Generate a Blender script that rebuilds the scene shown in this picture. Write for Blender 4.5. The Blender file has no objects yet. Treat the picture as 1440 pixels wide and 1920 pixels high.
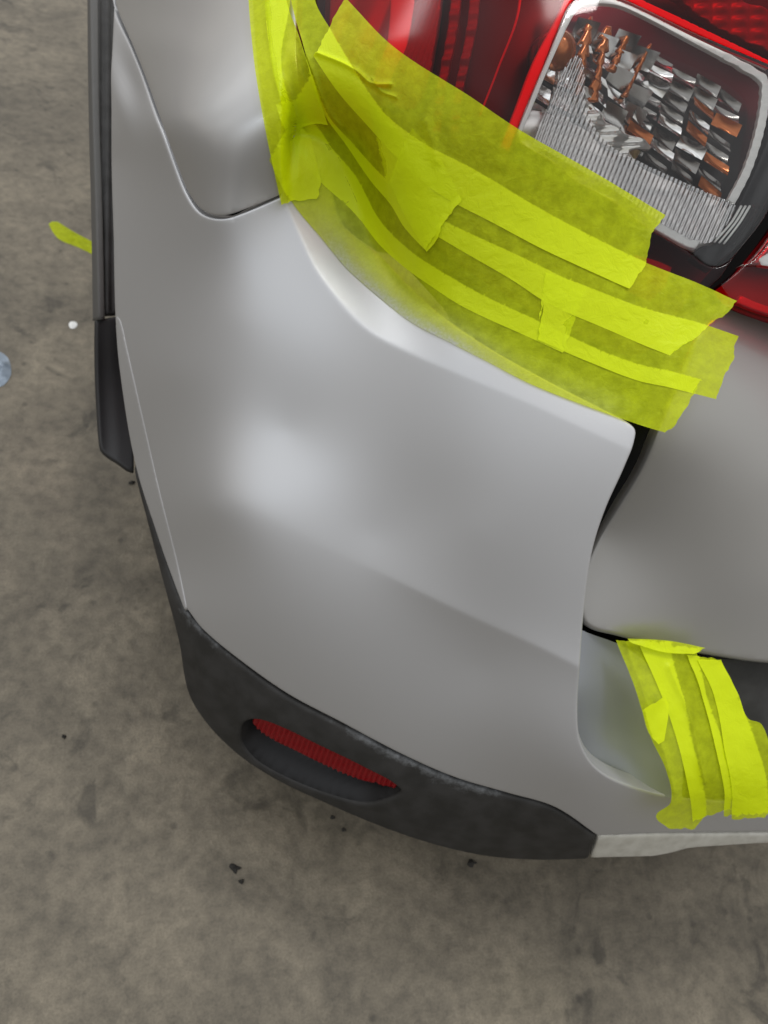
import bpy, bmesh, math, random
import numpy as np
from mathutils import Vector, Matrix, geometry, noise
random.seed(7); np.random.seed(7)
S = bpy.context.scene
C = S.collection
# ------------------------------------------------------------------ camera
F = 1445.0; CH = 1.30
def cam_basis(p=50, rx=.4, psi=25):
    p = math.radians(p); ps = math.radians(psi); c = math.sqrt(1-rx*rx)
    U = np.array([rx*math.cos(p), c*math.cos(p), math.sin(p)])
    H = np.array([0, 0, -1.])+math.sin(p)*U; H /= np.linalg.norm(H); R = np.cross(H, U)
    return np.array([math.cos(ps)*R+math.sin(ps)*H, -math.sin(ps)*R+math.cos(ps)*H, U])
M = cam_basis(); CAM = np.array([0, 0, CH])
cd = bpy.data.cameras.new('camera'); co = bpy.data.objects.new('camera', cd); C.objects.link(co)
mw = Matrix([list(M[0])+[0], list(M[1])+[0], list(M[2])+[CH], [0, 0, 0, 1]])
co.matrix_world = mw
cd.sensor_fit = 'VERTICAL'; cd.sensor_height = 24; cd.lens = F/1920*24
cd.clip_start = .01; cd.clip_end = 60
cd.dof.use_dof = True; cd.dof.focus_distance = .74; cd.dof.aperture_fstop = 4.6
S.camera = co
# ------------------------------------------------------------------ light
w = bpy.data.worlds.new('World'); S.world = w; w.use_nodes = True
nt = w.node_tree; nt.nodes.clear()
def nd(nt, t, **k):
    n = nt.nodes.new(t)
    for a, b in k.items():
        if a.startswith('i_'): n.inputs[a[2:].replace('_', ' ')].default_value = b
        else: setattr(n, a, b)
    return n
out = nd(nt, 'ShaderNodeOutputWorld'); bg = nd(nt, 'ShaderNodeBackground')
tc = nd(nt, 'ShaderNodeTexCoord'); sx = nd(nt, 'ShaderNodeSeparateXYZ')
ra = nd(nt, 'ShaderNodeValToRGB')
nt.links.new(tc.outputs['Generated'], sx.inputs[0]); nt.links.new(sx.outputs['Z'], ra.inputs[0])
e = ra.color_ramp.elements
e[0].position = .0; e[0].color = (.10, .09, .08, 1)
e[1].position = 1.; e[1].color = (.50, .51, .53, 1)
x = e.new(.5); x.color = (.44, .44, .435, 1)
x = e.new(.15); x.color = (.20, .185, .165, 1)
no = nd(nt, 'ShaderNodeTexNoise', i_Scale=2.2, i_Detail=2.0)
mp = nd(nt, 'ShaderNodeMapRange'); mp.inputs[1].default_value = .35; mp.inputs[2].default_value = .7
mp.inputs[3].default_value = .6; mp.inputs[4].default_value = 1.45
mx = nd(nt, 'ShaderNodeVectorMath', operation='SCALE')
nt.links.new(tc.outputs['Generated'], no.inputs['Vector']); nt.links.new(no.outputs['Fac'], mp.inputs[0])
nt.links.new(ra.outputs[0], mx.inputs[0]); nt.links.new(mp.outputs[0], mx.inputs['Scale'])
m2_ = nd(nt, 'ShaderNodeMapRange'); m2_.inputs[1].default_value = -1; m2_.inputs[2].default_value = 1; m2_.inputs[3].default_value = .72; m2_.inputs[4].default_value = 1.55
nt.links.new(sx.outputs['Y'], m2_.inputs[0]); mx2 = nd(nt, 'ShaderNodeVectorMath', operation='SCALE')
nt.links.new(mx.outputs[0], mx2.inputs[0]); nt.links.new(m2_.outputs[0], mx2.inputs['Scale']); nt.links.new(mx2.outputs[0], bg.inputs[0]); nt.links.new(bg.outputs[0], out.inputs[0])
bg.inputs[1].default_value = 1.5
def area(name, loc, target, sx_, sy_, power, col):
    l = bpy.data.lights.new(name, 'AREA'); l.shape = 'RECTANGLE'; l.size = sx_; l.size_y = sy_; l.energy = power; l.color = col
    o = bpy.data.objects.new(name, l); C.objects.link(o); o.location = loc
    d = Vector(target)-Vector(loc); o.rotation_euler = d.to_track_quat('-Z', 'Y').to_euler(); return o
area('ceiling_lamp', (-1.30, -.85, 2.5), (.1, .6, .6), .35, .35, 2.6, (.80, .90, 1.))
area('ceiling_lamp', (-.85, 1.25, 2.6), (.1, .7, .8), .7, .16, 4, (.97, .98, 1.))
area('ceiling_lamp', (.80, .90, 2.5), (.3, .7, .8), .45, .45, 10, (1., .985, .96))
S.view_settings.view_transform = 'Standard'; S.view_settings.look = 'None'
S.view_settings.exposure = 0.38; S.view_settings.gamma = 1
S.cycles.transparent_max_bounces = 24; S.cycles.max_bounces = 10; S.cycles.use_denoising = True

# ------------------------------------------------------------------ materials
def mat(name, base=(.5, .5, .5), rough=.5, metal=0., coat=0., coatr=.1, spec=.5, bump=None, var=None):
    m = bpy.data.materials.new(name); m.use_nodes = True; t = m.node_tree; b = t.nodes['Principled BSDF']
    b.inputs['Base Color'].default_value = (*base, 1); b.inputs['Roughness'].default_value = rough
    b.inputs['Metallic'].default_value = metal; b.inputs['Coat Weight'].default_value = coat
    b.inputs['Coat Roughness'].default_value = coatr; b.inputs['Specular IOR Level'].default_value = spec
    g = nd(t, 'ShaderNodeNewGeometry')
    if bump:
        n = nd(t, 'ShaderNodeTexNoise', i_Scale=bump[0], i_Detail=4.); bp = nd(t, 'ShaderNodeBump', i_Strength=bump[1], i_Distance=bump[2])
        t.links.new(g.outputs['Position'], n.inputs['Vector']); t.links.new(n.outputs['Fac'], bp.inputs['Height']); t.links.new(bp.outputs[0], b.inputs['Normal'])
    if var:   # scale, amount, colour2
        n = nd(t, 'ShaderNodeTexNoise', i_Scale=var[0], i_Detail=5.); r = nd(t, 'ShaderNodeValToRGB')
        r.color_ramp.elements[0].position = .38; r.color_ramp.elements[1].position = .66
        r.color_ramp.elements[0].color = (*base, 1); r.color_ramp.elements[1].color = (*var[1], 1)
        t.links.new(g.outputs['Position'], n.inputs['Vector']); t.links.new(n.outputs['Fac'], r.inputs[0]); t.links.new(r.outputs[0], b.inputs['Base Color'])
    return m
silver = mat('satin_silver_paint', (.51, .514, .525), .48, .62, .10, .45, bump=(2200, .22, .00025))
gloss = mat('gloss_silver_paint', (.43, .43, .43), .34, .6, .6, .08, bump=(1400, .08, .0002))
gate_m = mat('tailgate_silver_paint', (.36, .355, .345), .36, .6, .5, .10)
step_m = mat('bare_step_silver', (.28, .295, .335), .42, .4, .2, .3, bump=(900, .1, .0003))
clad_m = mat('black_textured_plastic', (.022, .0215, .020), .62, spec=.35, bump=(900, .5, .0004), var=(34, (.036, .035, .034)))
black = mat('recess_shade_black', (.008, .008, .009), .5, spec=.3)
dark = mat('dark_underbody_and_gap', (.003, .003, .003), .9, spec=.1)
rubber = mat('mudflap_rubber', (.022, .022, .023), .6, bump=(500, .3, .0004))
trim_m = mat('arch_trim_plastic', (.085, .083, .078), .6, bump=(700, .3, .0003))
pale = mat('pale_aluminium_paint', (.56, .55, .50), .5, .1, var=(60, (.46, .45, .40)))
white_pl = mat('white_frame_plastic', (.82, .82, .80), .3, bump=(300, .4, .0005))
chrome = mat('reflector_chrome', (.90, .90, .90), .17, 1.)
chrome2 = mat('smoked_reflector', (.28, .27, .26), .24, 1.)
amber = mat('amber_bulb_and_reflection', (.50, .13, .015), .18, .6)  # the bulb's own amber, also painted on facets and strips as its reflections
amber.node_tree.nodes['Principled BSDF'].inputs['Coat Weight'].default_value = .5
socket = mat('bulb_socket', (.02, .022, .025), .3)
redref = mat('lamp_inner_grey', (.48, .46, .46), .3, .2)
redmid = mat('lamp_inner_mid', (.20, .15, .16), .35, .3)
reddark = mat('lamp_inner_dark', (.035, .02, .022), .4)
white_d = mat('white_scrap', (.8, .8, .78), .6)
bluegrey = mat('blue_grey_foil', (.30, .36, .43), .35, .3, bump=(60, .8, .004))
brownd = mat('dirt_crumb', (.02, .018, .015), .8)

def add_wear(m):
    t = m.node_tree; b = t.nodes['Principled BSDF']; src = b.inputs['Base Color'].links[0].from_socket
    g = nd(t, 'ShaderNodeNewGeometry'); n = nd(t, 'ShaderNodeTexNoise', i_Scale=75., i_Detail=8., i_Roughness=.78); a = nd(t, 'ShaderNodeAttribute', attribute_name='wear')
    ad = nd(t, 'ShaderNodeMath', operation='MULTIPLY_ADD'); ad.inputs[1].default_value = .42; r = nd(t, 'ShaderNodeMapRange'); r.inputs[1].default_value = .76; r.inputs[2].default_value = 1.08; r.inputs[4].default_value = .65
    t.links.new(g.outputs['Position'], n.inputs['Vector']); t.links.new(a.outputs['Fac'], ad.inputs[0]); t.links.new(n.outputs['Fac'], ad.inputs[2]); t.links.new(ad.outputs[0], r.inputs[0])
    mi = nd(t, 'ShaderNodeMix', data_type='RGBA'); mi.inputs[7].default_value = (.21, .22, .23, 1)
    t.links.new(r.outputs[0], mi.inputs[0]); t.links.new(src, mi.inputs[6]); t.links.new(mi.outputs[2], b.inputs['Base Color'])
add_wear(clad_m)

def lens_mat(name, tint, rough=.05, refl=1.0):
    m = bpy.data.materials.new(name); m.use_nodes = True; t = m.node_tree; t.nodes.clear()
    o = nd(t, 'ShaderNodeOutputMaterial'); tr = nd(t, 'ShaderNodeBsdfTransparent'); tr.inputs[0].default_value = (*tint, 1)
    gl = nd(t, 'ShaderNodeBsdfGlossy', i_Roughness=rough); fr = nd(t, 'ShaderNodeFresnel', i_IOR=1.5); mi = nd(t, 'ShaderNodeMixShader')
    mu = nd(t, 'ShaderNodeMath', operation='MULTIPLY'); mu.inputs[1].default_value = refl
    t.links.new(fr.outputs[0], mu.inputs[0]); t.links.new(mu.outputs[0], mi.inputs[0])
    t.links.new(tr.outputs[0], mi.inputs[1]); t.links.new(gl.outputs[0], mi.inputs[2]); t.links.new(mi.outputs[0], o.inputs[0]); return m
redlens = lens_mat('red_lens', (.92, .010, .05), .16, .5); clearlens = lens_mat('clear_lens', (.95, .95, .94))

def tape_mat():
    m = bpy.data.materials.new('lime_masking_tape'); m.use_nodes = True; t = m.node_tree; b = t.nodes['Principled BSDF']
    o = t.nodes['Material Output']; g = nd(t, 'ShaderNodeNewGeometry')
    b.inputs['Base Color'].default_value = (.80, .96, .003, 1); b.inputs['Roughness'].default_value = .42
    b.inputs['Specular IOR Level'].default_value = .35
    n = nd(t, 'ShaderNodeTexNoise', i_Scale=70., i_Detail=6., i_Roughness=.7); mr = nd(t, 'ShaderNodeMapRange')
    mr.inputs[1].default_value = .36; mr.inputs[2].default_value = .64; mr.inputs[3].default_value = .44; mr.inputs[4].default_value = .60
    t.links.new(g.outputs['Position'], n.inputs['Vector']); t.links.new(n.outputs['Fac'], mr.inputs[0])
    n2 = nd(t, 'ShaderNodeTexNoise', i_Scale=75., i_Detail=8., i_Roughness=.62, i_Distortion=.8); bp = nd(t, 'ShaderNodeBump', i_Strength=.5, i_Distance=.0022)
    t.links.new(g.outputs['Position'], n2.inputs['Vector']); t.links.new(n2.outputs['Fac'], bp.inputs['Height']); t.links.new(bp.outputs[0], b.inputs['Normal'])
    tr = nd(t, 'ShaderNodeBsdfTransparent'); tr.inputs[0].default_value = (.84, .84, .24, 1)
    tl = nd(t, 'ShaderNodeBsdfTranslucent'); tl.inputs[0].default_value = (.85, .88, .004, 1)
    m1 = nd(t, 'ShaderNodeMixShader'); m1.inputs[0].default_value = .28
    t.links.new(b.outputs[0], m1.inputs[1]); t.links.new(tl.outputs[0], m1.inputs[2])
    at = nd(t, 'ShaderNodeAttribute', attribute_name='dry'); ml = nd(t, 'ShaderNodeMapRange')   # dry = not wetted out on the paint: more opaque
    t.links.new(at.outputs['Fac'], ml.inputs[0]); ml.inputs[4].default_value = .88; t.links.new(mr.outputs[0], ml.inputs[3])
    am = nd(t, 'ShaderNodeAttribute', attribute_name='mist'); n3 = nd(t, 'ShaderNodeTexNoise', i_Scale=300., i_Detail=4.); mm = nd(t, 'ShaderNodeMath', operation='MULTIPLY_ADD', use_clamp=True)
    t.links.new(g.outputs['Position'], n3.inputs['Vector']); mm.inputs[1].default_value = 1.; m5 = nd(t, 'ShaderNodeMath', operation='MULTIPLY'); m4 = nd(t, 'ShaderNodeMath', operation='MULTIPLY_ADD')
    t.links.new(n3.outputs['Fac'], m4.inputs[0]); m4.inputs[1].default_value = .8; m4.inputs[2].default_value = .55
    t.links.new(am.outputs['Fac'], m5.inputs[0]); t.links.new(m4.outputs[0], m5.inputs[1]); m5.use_clamp = True
    mc = nd(t, 'ShaderNodeMix', data_type='RGBA'); mc.inputs[6].default_value = (.80, .96, .003, 1); mc.inputs[7].default_value = (.46, .47, .48, 1)   # grey paint overspray
    t.links.new(m5.outputs[0], mc.inputs[0]); t.links.new(mc.outputs[2], b.inputs['Base Color'])
    m2 = nd(t, 'ShaderNodeMixShader'); mo = nd(t, 'ShaderNodeMath', operation='MAXIMUM'); t.links.new(ml.outputs[0], mo.inputs[0]); t.links.new(m5.outputs[0], mo.inputs[1]); t.links.new(mo.outputs[0], m2.inputs[0])
    t.links.new(tr.outputs[0], m2.inputs[1]); t.links.new(m1.outputs[0], m2.inputs[2]); t.links.new(m2.outputs[0], o.inputs[0]); return m
tape = tape_mat()

def floor_mat():
    m = bpy.data.materials.new('stained_concrete'); m.use_nodes = True; t = m.node_tree; b = t.nodes['Principled BSDF']
    g = nd(t, 'ShaderNodeNewGeometry')
    def ns(sc, det, lo, hi, a, bb, rough=.6, dist=0.):
        n = nd(t, 'ShaderNodeTexNoise', i_Scale=sc, i_Detail=det, i_Roughness=rough, i_Distortion=dist); r = nd(t, 'ShaderNodeMapRange')
        r.inputs[1].default_value = lo; r.inputs[2].default_value = hi; r.inputs[3].default_value = a; r.inputs[4].default_value = bb
        t.links.new(g.outputs['Position'], n.inputs['Vector']); t.links.new(n.outputs['Fac'], r.inputs[0]); return r.outputs[0]
    def mul(a, c):
        k = nd(t, 'ShaderNodeMath', operation='MULTIPLY'); t.links.new(a, k.inputs[0]); t.links.new(c, k.inputs[1]); return k.outputs[0]
    v = mul(ns(3.0, 6, .38, .62, .72, 1.15, .6, .5), ns(12, 6, .36, .66, 1.1, .76, .65, .4))
    v = mul(v, ns(45, 6, .32, .6, .70, 1.08)); v = mul(v, ns(260, 4, .3, .6, .8, 1.05))
    vo = nd(t, 'ShaderNodeTexVoronoi', i_Scale=17.); vr = nd(t, 'ShaderNodeMapRange'); t.links.new(g.outputs['Position'], vo.inputs['Vector']); t.links.new(vo.outputs['Distance'], vr.inputs[0])
    vr.inputs[1].default_value = .05; vr.inputs[2].default_value = .13; vr.inputs[3].default_value = .62; vr.inputs[4].default_value = 1.   # small pits and oil drips
    v = mul(v, vr.outputs[0])
    v = mul(v, ns(5.5, 8, .60, .63, 1.0, .84, .7, .4))
    v = mul(v, ns(8, 5, .60, .68, 1.0, .55, .55, 1.2))
    sc = nd(t, 'ShaderNodeVectorMath', operation='SCALE'); sc.inputs[0].default_value = (.196, .168, .122)
    t.links.new(v, sc.inputs['Scale']); t.links.new(sc.outputs[0], b.inputs['Base Color'])
    b.inputs['Roughness'].default_value = .62
    bp = nd(t, 'ShaderNodeBump', i_Strength=.5, i_Distance=.003); t.links.new(v, bp.inputs['Height']); t.links.new(bp.outputs[0], b.inputs['Normal'])
    return m
floor_m = floor_mat()

# ------------------------------------------------------------------ the body's shape
def ray(u, v):
    u = np.asarray(u, float); v = np.asarray(v, float)
    d = np.stack([(u-720)/F, -(v-960)/F, -np.ones_like(u)], -1); return d @ M.T
class Surf:
    """smooth body surface through control points: (u, v, height) rays met at a height"""
    def __init__(s, ctl, lam=3e-2, disp=None):
        c = np.array(ctl, float); d = ray(c[:, 0], c[:, 1]); t = (c[:, 2]-CH)/d[:, 2]
        s.x = c[:, :2]/500.; n = len(c); K = s.k(s.x, s.x)+lam*np.eye(n); Pm = np.c_[np.ones(n), s.x]
        A = np.block([[K, Pm], [Pm.T, np.zeros((3, 3))]]); s.w = np.linalg.solve(A, np.r_[1/t, 0, 0, 0]); s.disp = disp
    def k(s, a, b):
        r2 = ((a[:, None]-b[None])**2).sum(-1); return .5*r2*np.log(r2+1e-9)
    def base(s, uv):
        q = uv/500.; it = s.k(q, s.x)@s.w[:-3]+np.c_[np.ones(len(q)), q]@s.w[-3:]
        return CAM+ray(uv[:, 0], uv[:, 1])/it[:, None]
    def nrm(s, f, uv, h=3.):
        a = f(uv+[h, 0])-f(uv-[h, 0]); b = f(uv-[0, h])-f(uv+[0, h]); n = np.cross(a, b); return n/np.linalg.norm(n, axis=1)[:, None]
    def __call__(s, uv, off=0.):
        uv = np.asarray(uv, float)
        P = s.base(uv); n = s.nrm(s.base, uv)
        if s.disp is not None: P = P+n*s.disp(uv)[:, None]
        return P+n*np.broadcast_to(off, (len(uv),))[:, None]
    def normal(s, uv): return s.nrm(lambda q: s(q), np.asarray(uv, float))

def spline(pts, step=6, closed=False):
    """Catmull-Rom through pts; a point given as (u, v, 1) is a corner"""
    P = [np.array(p[:2], float) for p in pts]; cr = [len(p) > 2 for p in pts]; n = len(P); out = []
    for i in range(n if closed else n-1):
        p1, p2 = P[i], P[(i+1) % n]
        p0 = P[i-1] if (i > 0 or closed) and not cr[i] else p1-(p2-p1)
        j = (i+2) % n if closed else i+2
        p3 = P[j] if (j < n) and not cr[(i+1) % n] else p2+(p2-p1)
        L = np.linalg.norm(p2-p1); m = max(1, int(round(L/step))); k = min(L*.33, 1e9)
        def tg(a, b):
            d = b-a; l = np.linalg.norm(d); return d/l if l else d
        T1 = tg(p0, p2)*L; T2 = tg(p1, p3)*L
        for q in range(m):
            t = q/m; out.append((2*t**3-3*t*t+1)*p1+(t**3-2*t*t+t)*T1+(-2*t**3+3*t*t)*p2+(t**3-t*t)*T2)
    if not closed: out.append(P[-1])
    return np.array(out)
def polydist(q, L, closed=True):
    A = L; B = np.roll(L, -1, 0)
    if not closed: A, B = L[:-1], L[1:]
    best = np.full(len(q), 1e9); sd = np.zeros(len(q))
    for a, b in zip(A, B):
        d = b-a; l2 = (d*d).sum()+1e-12; r = q-a; t = np.clip((r@d)/l2, 0, 1); c = r-t[:, None]*d; ds = np.sqrt((c*c).sum(1))
        cr = d[0]*r[:, 1]-d[1]*r[:, 0]; m = ds < best; best[m] = ds[m]; sd[m] = np.sign(cr[m])
    return best, sd
def inside(q, L):
    r = np.zeros(len(q), bool); j = len(L)-1
    for i in range(len(L)):
        xi, yi = L[i]; xj, yj = L[j]
        if yi != yj: r ^= ((yi > q[:, 1]) != (yj > q[:, 1])) & (q[:, 0] < (xj-xi)*(q[:, 1]-yi)/(yj-yi)+xi)
        j = i
    return r
def line_side(pts):
    L = spline(pts, 25)
    def f(uv):
        d, s = polydist(uv, L, False); return d*s
    return f
def smooth(e0, e1, x):
    t = np.clip((x-e0)/(e1-e0), 0, 1); return t*t*(3-2*t)
def softp(x, w): return w*np.logaddexp(0, x/w)

def link(name, me, m, parent=None):
    me.materials.append(m); o = bpy.data.objects.new(name, me); C.objects.link(o)
    if parent:
        o.parent = parent
        if parent.type == 'EMPTY': o.location = -parent.location
    return o
LAST = {}
def panel(name, L, srf, m, parent=None, off=0., r=.003, skirt=.012, step=8, fn=None, sides=None, holes=(), jitter=0., extra=None):
    """a sheet with an outline L (already fine), rounded and turned-in edges, lying on srf"""
    L = np.asarray(L, float); HL = [np.asarray(h, float) for h in holes]; allL = [L]+HL
    g = [L]; E = [(i, (i+1) % len(L)) for i in range(len(L))]; n0 = len(L)
    for h in HL: g.append(h); E += [(n0+i, n0+(i+1) % len(h)) for i in range(len(h))]; n0 += len(h)
    nb = n0
    lo, hi = L.min(0), L.max(0)
    X, Y = np.meshgrid(np.arange(lo[0], hi[0], step), np.arange(lo[1], hi[1], step)); q = np.c_[X.ravel(), Y.ravel()]+.013
    q[:, 0] += (np.round((q[:, 1]-lo[1])/step) % 2)*step*.5
    def inn(q):
        k = inside(q, L)
        for h in HL: k &= ~inside(q, h)
        return k
    def dist(q):
        d = polydist(q, L)[0]
        for h in HL: d = np.minimum(d, polydist(q, h)[0])
        return d
    q = q[inn(q)]; dq = dist(q) if len(q) else np.zeros(0)
    rpx = r/.00062
    q = q[dq > max(step*.45, rpx*1.15 if r > 0 else 0)]; g.append(q)
    if r > 0:
        for fr in (.12, .35, .68, 1.05):
            for K in allL:
                tn = np.roll(K, -1, 0)-np.roll(K, 1, 0); tn /= np.linalg.norm(tn, axis=1)[:, None]+1e-9
                for sg in (1, -1):
                    c = K+sg*np.c_[-tn[:, 1], tn[:, 0]]*rpx*fr; k = inn(c); c = c[k]
                    if len(c): g.append(c[dist(c) > rpx*fr*.93])
    if extra is not None:
        k = inn(extra); ex = extra[k]; g.append(ex[dist(ex) > 1.5])
    P2 = np.concatenate(g)
    vs, es, fs, ov, oe, of = geometry.delaunay_2d_cdt([Vector(p) for p in P2], E, [], 0, 1e-4)
    V = np.array([[a.x, a.y] for a in vs]); cen = np.array([V[list(f)].mean(0) for f in fs]); keep = inn(cen)
    fs = [f for f, k in zip(fs, keep) if k]
    d = dist(V); drop = np.zeros(len(V))
    if r > 0:
        tt = np.clip(1-d/rpx, 0, 1); drop = -r*(1-np.sqrt(np.clip(1-tt*tt, 0, 1)))
    o_ = off+drop
    if fn is not None: o_ = o_+fn(V)
    W = srf(V, o_)
    bm = bmesh.new(); bv = [bm.verts.new(p) for p in W]
    for f in fs:
        try: bm.faces.new([bv[i] for i in f])
        except ValueError: pass
    bm.normal_update()
    be = [e_ for e_ in bm.edges if len(e_.link_faces) == 1]
    if skirt > 0:
        N = srf.normal(V); idx = {v_: i for i, v_ in enumerate(bv)}; new = {}
        for e_ in be:
            for v_ in e_.verts:
                if v_ not in new: new[v_] = bm.verts.new(Vector(W[idx[v_]])-Vector(N[idx[v_]])*skirt)
        for e_ in be:
            a, b_ = e_.verts
            try: bm.faces.new([a, b_, new[b_], new[a]])
            except ValueError: pass
    bmesh.ops.recalc_face_normals(bm, faces=bm.faces)
    for v_ in [v_ for v_ in bm.verts if not v_.link_faces]: bm.verts.remove(v_)
    # make the outside face the camera side
    f0 = max(bm.faces, key=lambda f: f.calc_area()); 
    acc = sum(f.calc_area()*f.normal.dot(Vector(CAM)-f.calc_center_median()) for f in bm.faces)
    if acc < 0: bmesh.ops.reverse_faces(bm, faces=bm.faces)
    for f in bm.faces: f.smooth = True
    me = bpy.data.meshes.new(name); bm.to_mesh(me); bm.free(); LAST['uv'] = V; LAST['n'] = len(V)
    return link(name, me, m, parent)

# body features: signed distance lines (positive = above/right of the line as drawn)
ledge = line_side([(528, 360), (543, 400), (565, 450), (588, 499), (618, 542), (662, 593), (704, 628), (770, 662), (870, 705), (1000, 760), (1100, 806), (1185, 845), (1230, 865)])
crease = line_side([(330, 880), (420, 925), (500, 965), (600, 1020), (750, 1090), (900, 1160), (1000, 1205), (1090, 1250)])
sidecr = line_side([(225, 600), (238, 660), (270, 800), (300, 930), (345, 1130), (380, 1190)])
def g2(uv, c, s, a, rot=0.):
    dx, dy = uv[:, 0]-c[0], uv[:, 1]-c[1]; ca, sa = math.cos(rot), math.sin(rot)
    x_, y_ = dx*ca+dy*sa, -dx*sa+dy*ca; return a*np.exp(-.5*((x_/s[0])**2+(y_/s[1])**2))
def body_disp(uv):
    s = -ledge(uv); wl = smooth(520, 600, uv[:, 0])*smooth(1300, 1180, uv[:, 0]) if False else np.clip((uv[:, 0]-500)/60, 0, 1)
    s_ = np.minimum(s, 90)
    d = -(.00050-.00041*smooth(620, 860, uv[:, 0]))*softp(s_, 1.6)*np.clip((uv[:, 0]-528)/14, 0, 1)*(1-smooth(90, 260, s))*smooth(1260, 1200, uv[:, 0])
    d += g2(uv, (238, 150), (16, 40), -.006, -.3)+g2(uv, (222, 165), (9, 50), .004, -.25)
    c = crease(uv); fade = smooth(360, 470, uv[:, 0])
    d += .0042*np.exp(-np.abs(c)/70)*fade*0 + fade*.0012*np.exp(-(np.abs(c)/60)**1.5)+smooth(640, 860, uv[:, 0])*.0030*np.exp(-np.sqrt(c*c+16)/38)
    d += g2(uv, (545, 810), (120, 120), .0015)
    d += g2(uv, (820, 960), (110, 70), -.0025, .4)
    return d
body = Surf([(205, -120, .80), (210, 0, .77), (208, 300, .68), (214, 600, .57), (245, 870, .44), (300, 1060, .38), (345, 1280, .30), (400, 1375, .26), (560, 1475, .25), (800, 1580, .25), (1000, 1614, .25), (1440, 1640, .25),
 (345, 1140, .42), (540, 1310, .40), (750, 1420, .39), (950, 1490, .39), (1120, 1560, .37),
 (300, 230, .86), (400, 405, .82), (480, 100, .95), (540, 380, .84), (600, 0, 1.0), (640, 540, .80), (860, 670, .81), (1195, 795, .82),
 (540, 810, .66), (400, 950, .58), (700, 1000, .62), (650, 1200, .51), (900, 1000, .68), (900, 1250, .54), (1100, 1000, .72), (1100, 1250, .60), (1080, 1450, .49), (330, 700, .64), (450, 600, .74),
 (800, 200, .98), (700, 300, .92), (960, 240, .99), (1243, 405, .95), (1200, 600, .88), (1440, 600, .91), (1440, 100, 1.07), (1000, 0, 1.07)], disp=body_disp)
gate = Surf([(1225, 805, .79), (1380, 560, .895), (1440, 900, .755), (1110, 1180, .58), (1440, 1250, .565), (1440, 1100, .65), (1130, 1000, .66), (1300, 1220, .562), (1280, 900, .74), (1600, 900, .755), (1600, 600, .89)])

def prop(o, label=None, cat=None, group=None, kind=None):
    if label: o['label'] = label
    if cat: o['category'] = cat
    if group: o['group'] = group
    if kind: o['kind'] = kind
    return o
# ------------------------------------------------------------------ floor
def floor():
    bm = bmesh.new(); n = 40
    bmesh.ops.create_grid(bm, x_segments=n, y_segments=n, size=14); me = bpy.data.meshes.new('floor'); bm.to_mesh(me); bm.free()
    o = link('floor', me, floor_m); o['kind'] = 'structure'
floor()
# ------------------------------------------------------------------ car
car = bpy.data.objects.new('car', None); C.objects.link(car); car.location = (.6, 1.2, 0)
prop(car, 'silver car seen at its rear corner, repaired bumper, tail lamp masked with lime tape', 'car')
car['label'] = 'silver car standing on the concrete floor, rear corner masked with lime tape'
PARTS = []
def P(o): PARTS.append(o); return o
R_ = 1850; TOPY = -260
seam = [(190, TOPY+0), (205, -20), (215, 12), (248, 90), (300, 232), (330, 315), (352, 366), (378, 398), (415, 408), (460, 396), (522, 370)]
bump_outline = spline([(204, TOPY, 1), (212, 0), (208, 100), (207, 300), (211, 450), (214, 585), (222, 690), (252, 868), (298, 1018), (330, 1106), (349, 1142, 1), (380, 1182), (450, 1240), (540, 1303), (640, 1356), (750, 1414), (850, 1458), (950, 1488), (1040, 1515), (1120, 1568, 1), (1240, 1563, 1), (R_, 1556, 1), (R_, 1496, 1), (1440, 1506), (1260, 1494), (1170, 1470), (1118, 1440), (1090, 1395), (1083, 1340), (1088, 1230), (1098, 1120), (1112, 1030), (1136, 955), (1172, 875), (1195, 812), (1186, 795), (1142, 770), (1005, 700), (890, 634), (785, 560), (690, 480), (620, 420), (585, 340), (540, 330, 1), (524, 371, 1), (460, 398), (415, 410.5), (376, 400.5), (349.5, 367), (327.5, 316), (297.5, 233), (245.5, 91), (212, 12), (208, -60, 1), (206, TOPY, 1)], 6, True)
# the seam runs out of the frame at the top left; keep a sliver of bumper left of it
lip = lambda uv: -.0*uv[:, 0]
bumper = P(panel('rear_bumper', bump_outline, body, silver, car, r=.0026, skirt=.020, step=8,
    extra=np.concatenate([spline(l_, 5)+[dx_, -dx_] for l_ in ([(528, 360), (543, 400), (565, 450), (588, 499), (618, 542), (662, 593), (704, 628), (770, 662), (870, 705), (1000, 760), (1100, 806), (1185, 845)], [(600, 1020), (750, 1090), (900, 1160), (1000, 1205), (1090, 1250)]) for dx_ in (-6, -3, -1, 1, 3, 6)])))
quarter_outline = spline([(215, TOPY, 1), (215, -30), (218, 12), (251, 90), (303, 232), (333, 314), (354, 364), (380, 395), (415, 404.5), (460, 392.5), (522, 367.5, 1), (575, 330, 1), (560, 210), (555, 100), (556, 0), (560, TOPY, 1)], 6, True)
def qdent(uv):
    return g2(uv, (300, 80), (60, 30), .002)
P(panel('quarter_panel', quarter_outline, body, gloss, car, r=.0016, skirt=.012, step=8, fn=qdent))
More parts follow.
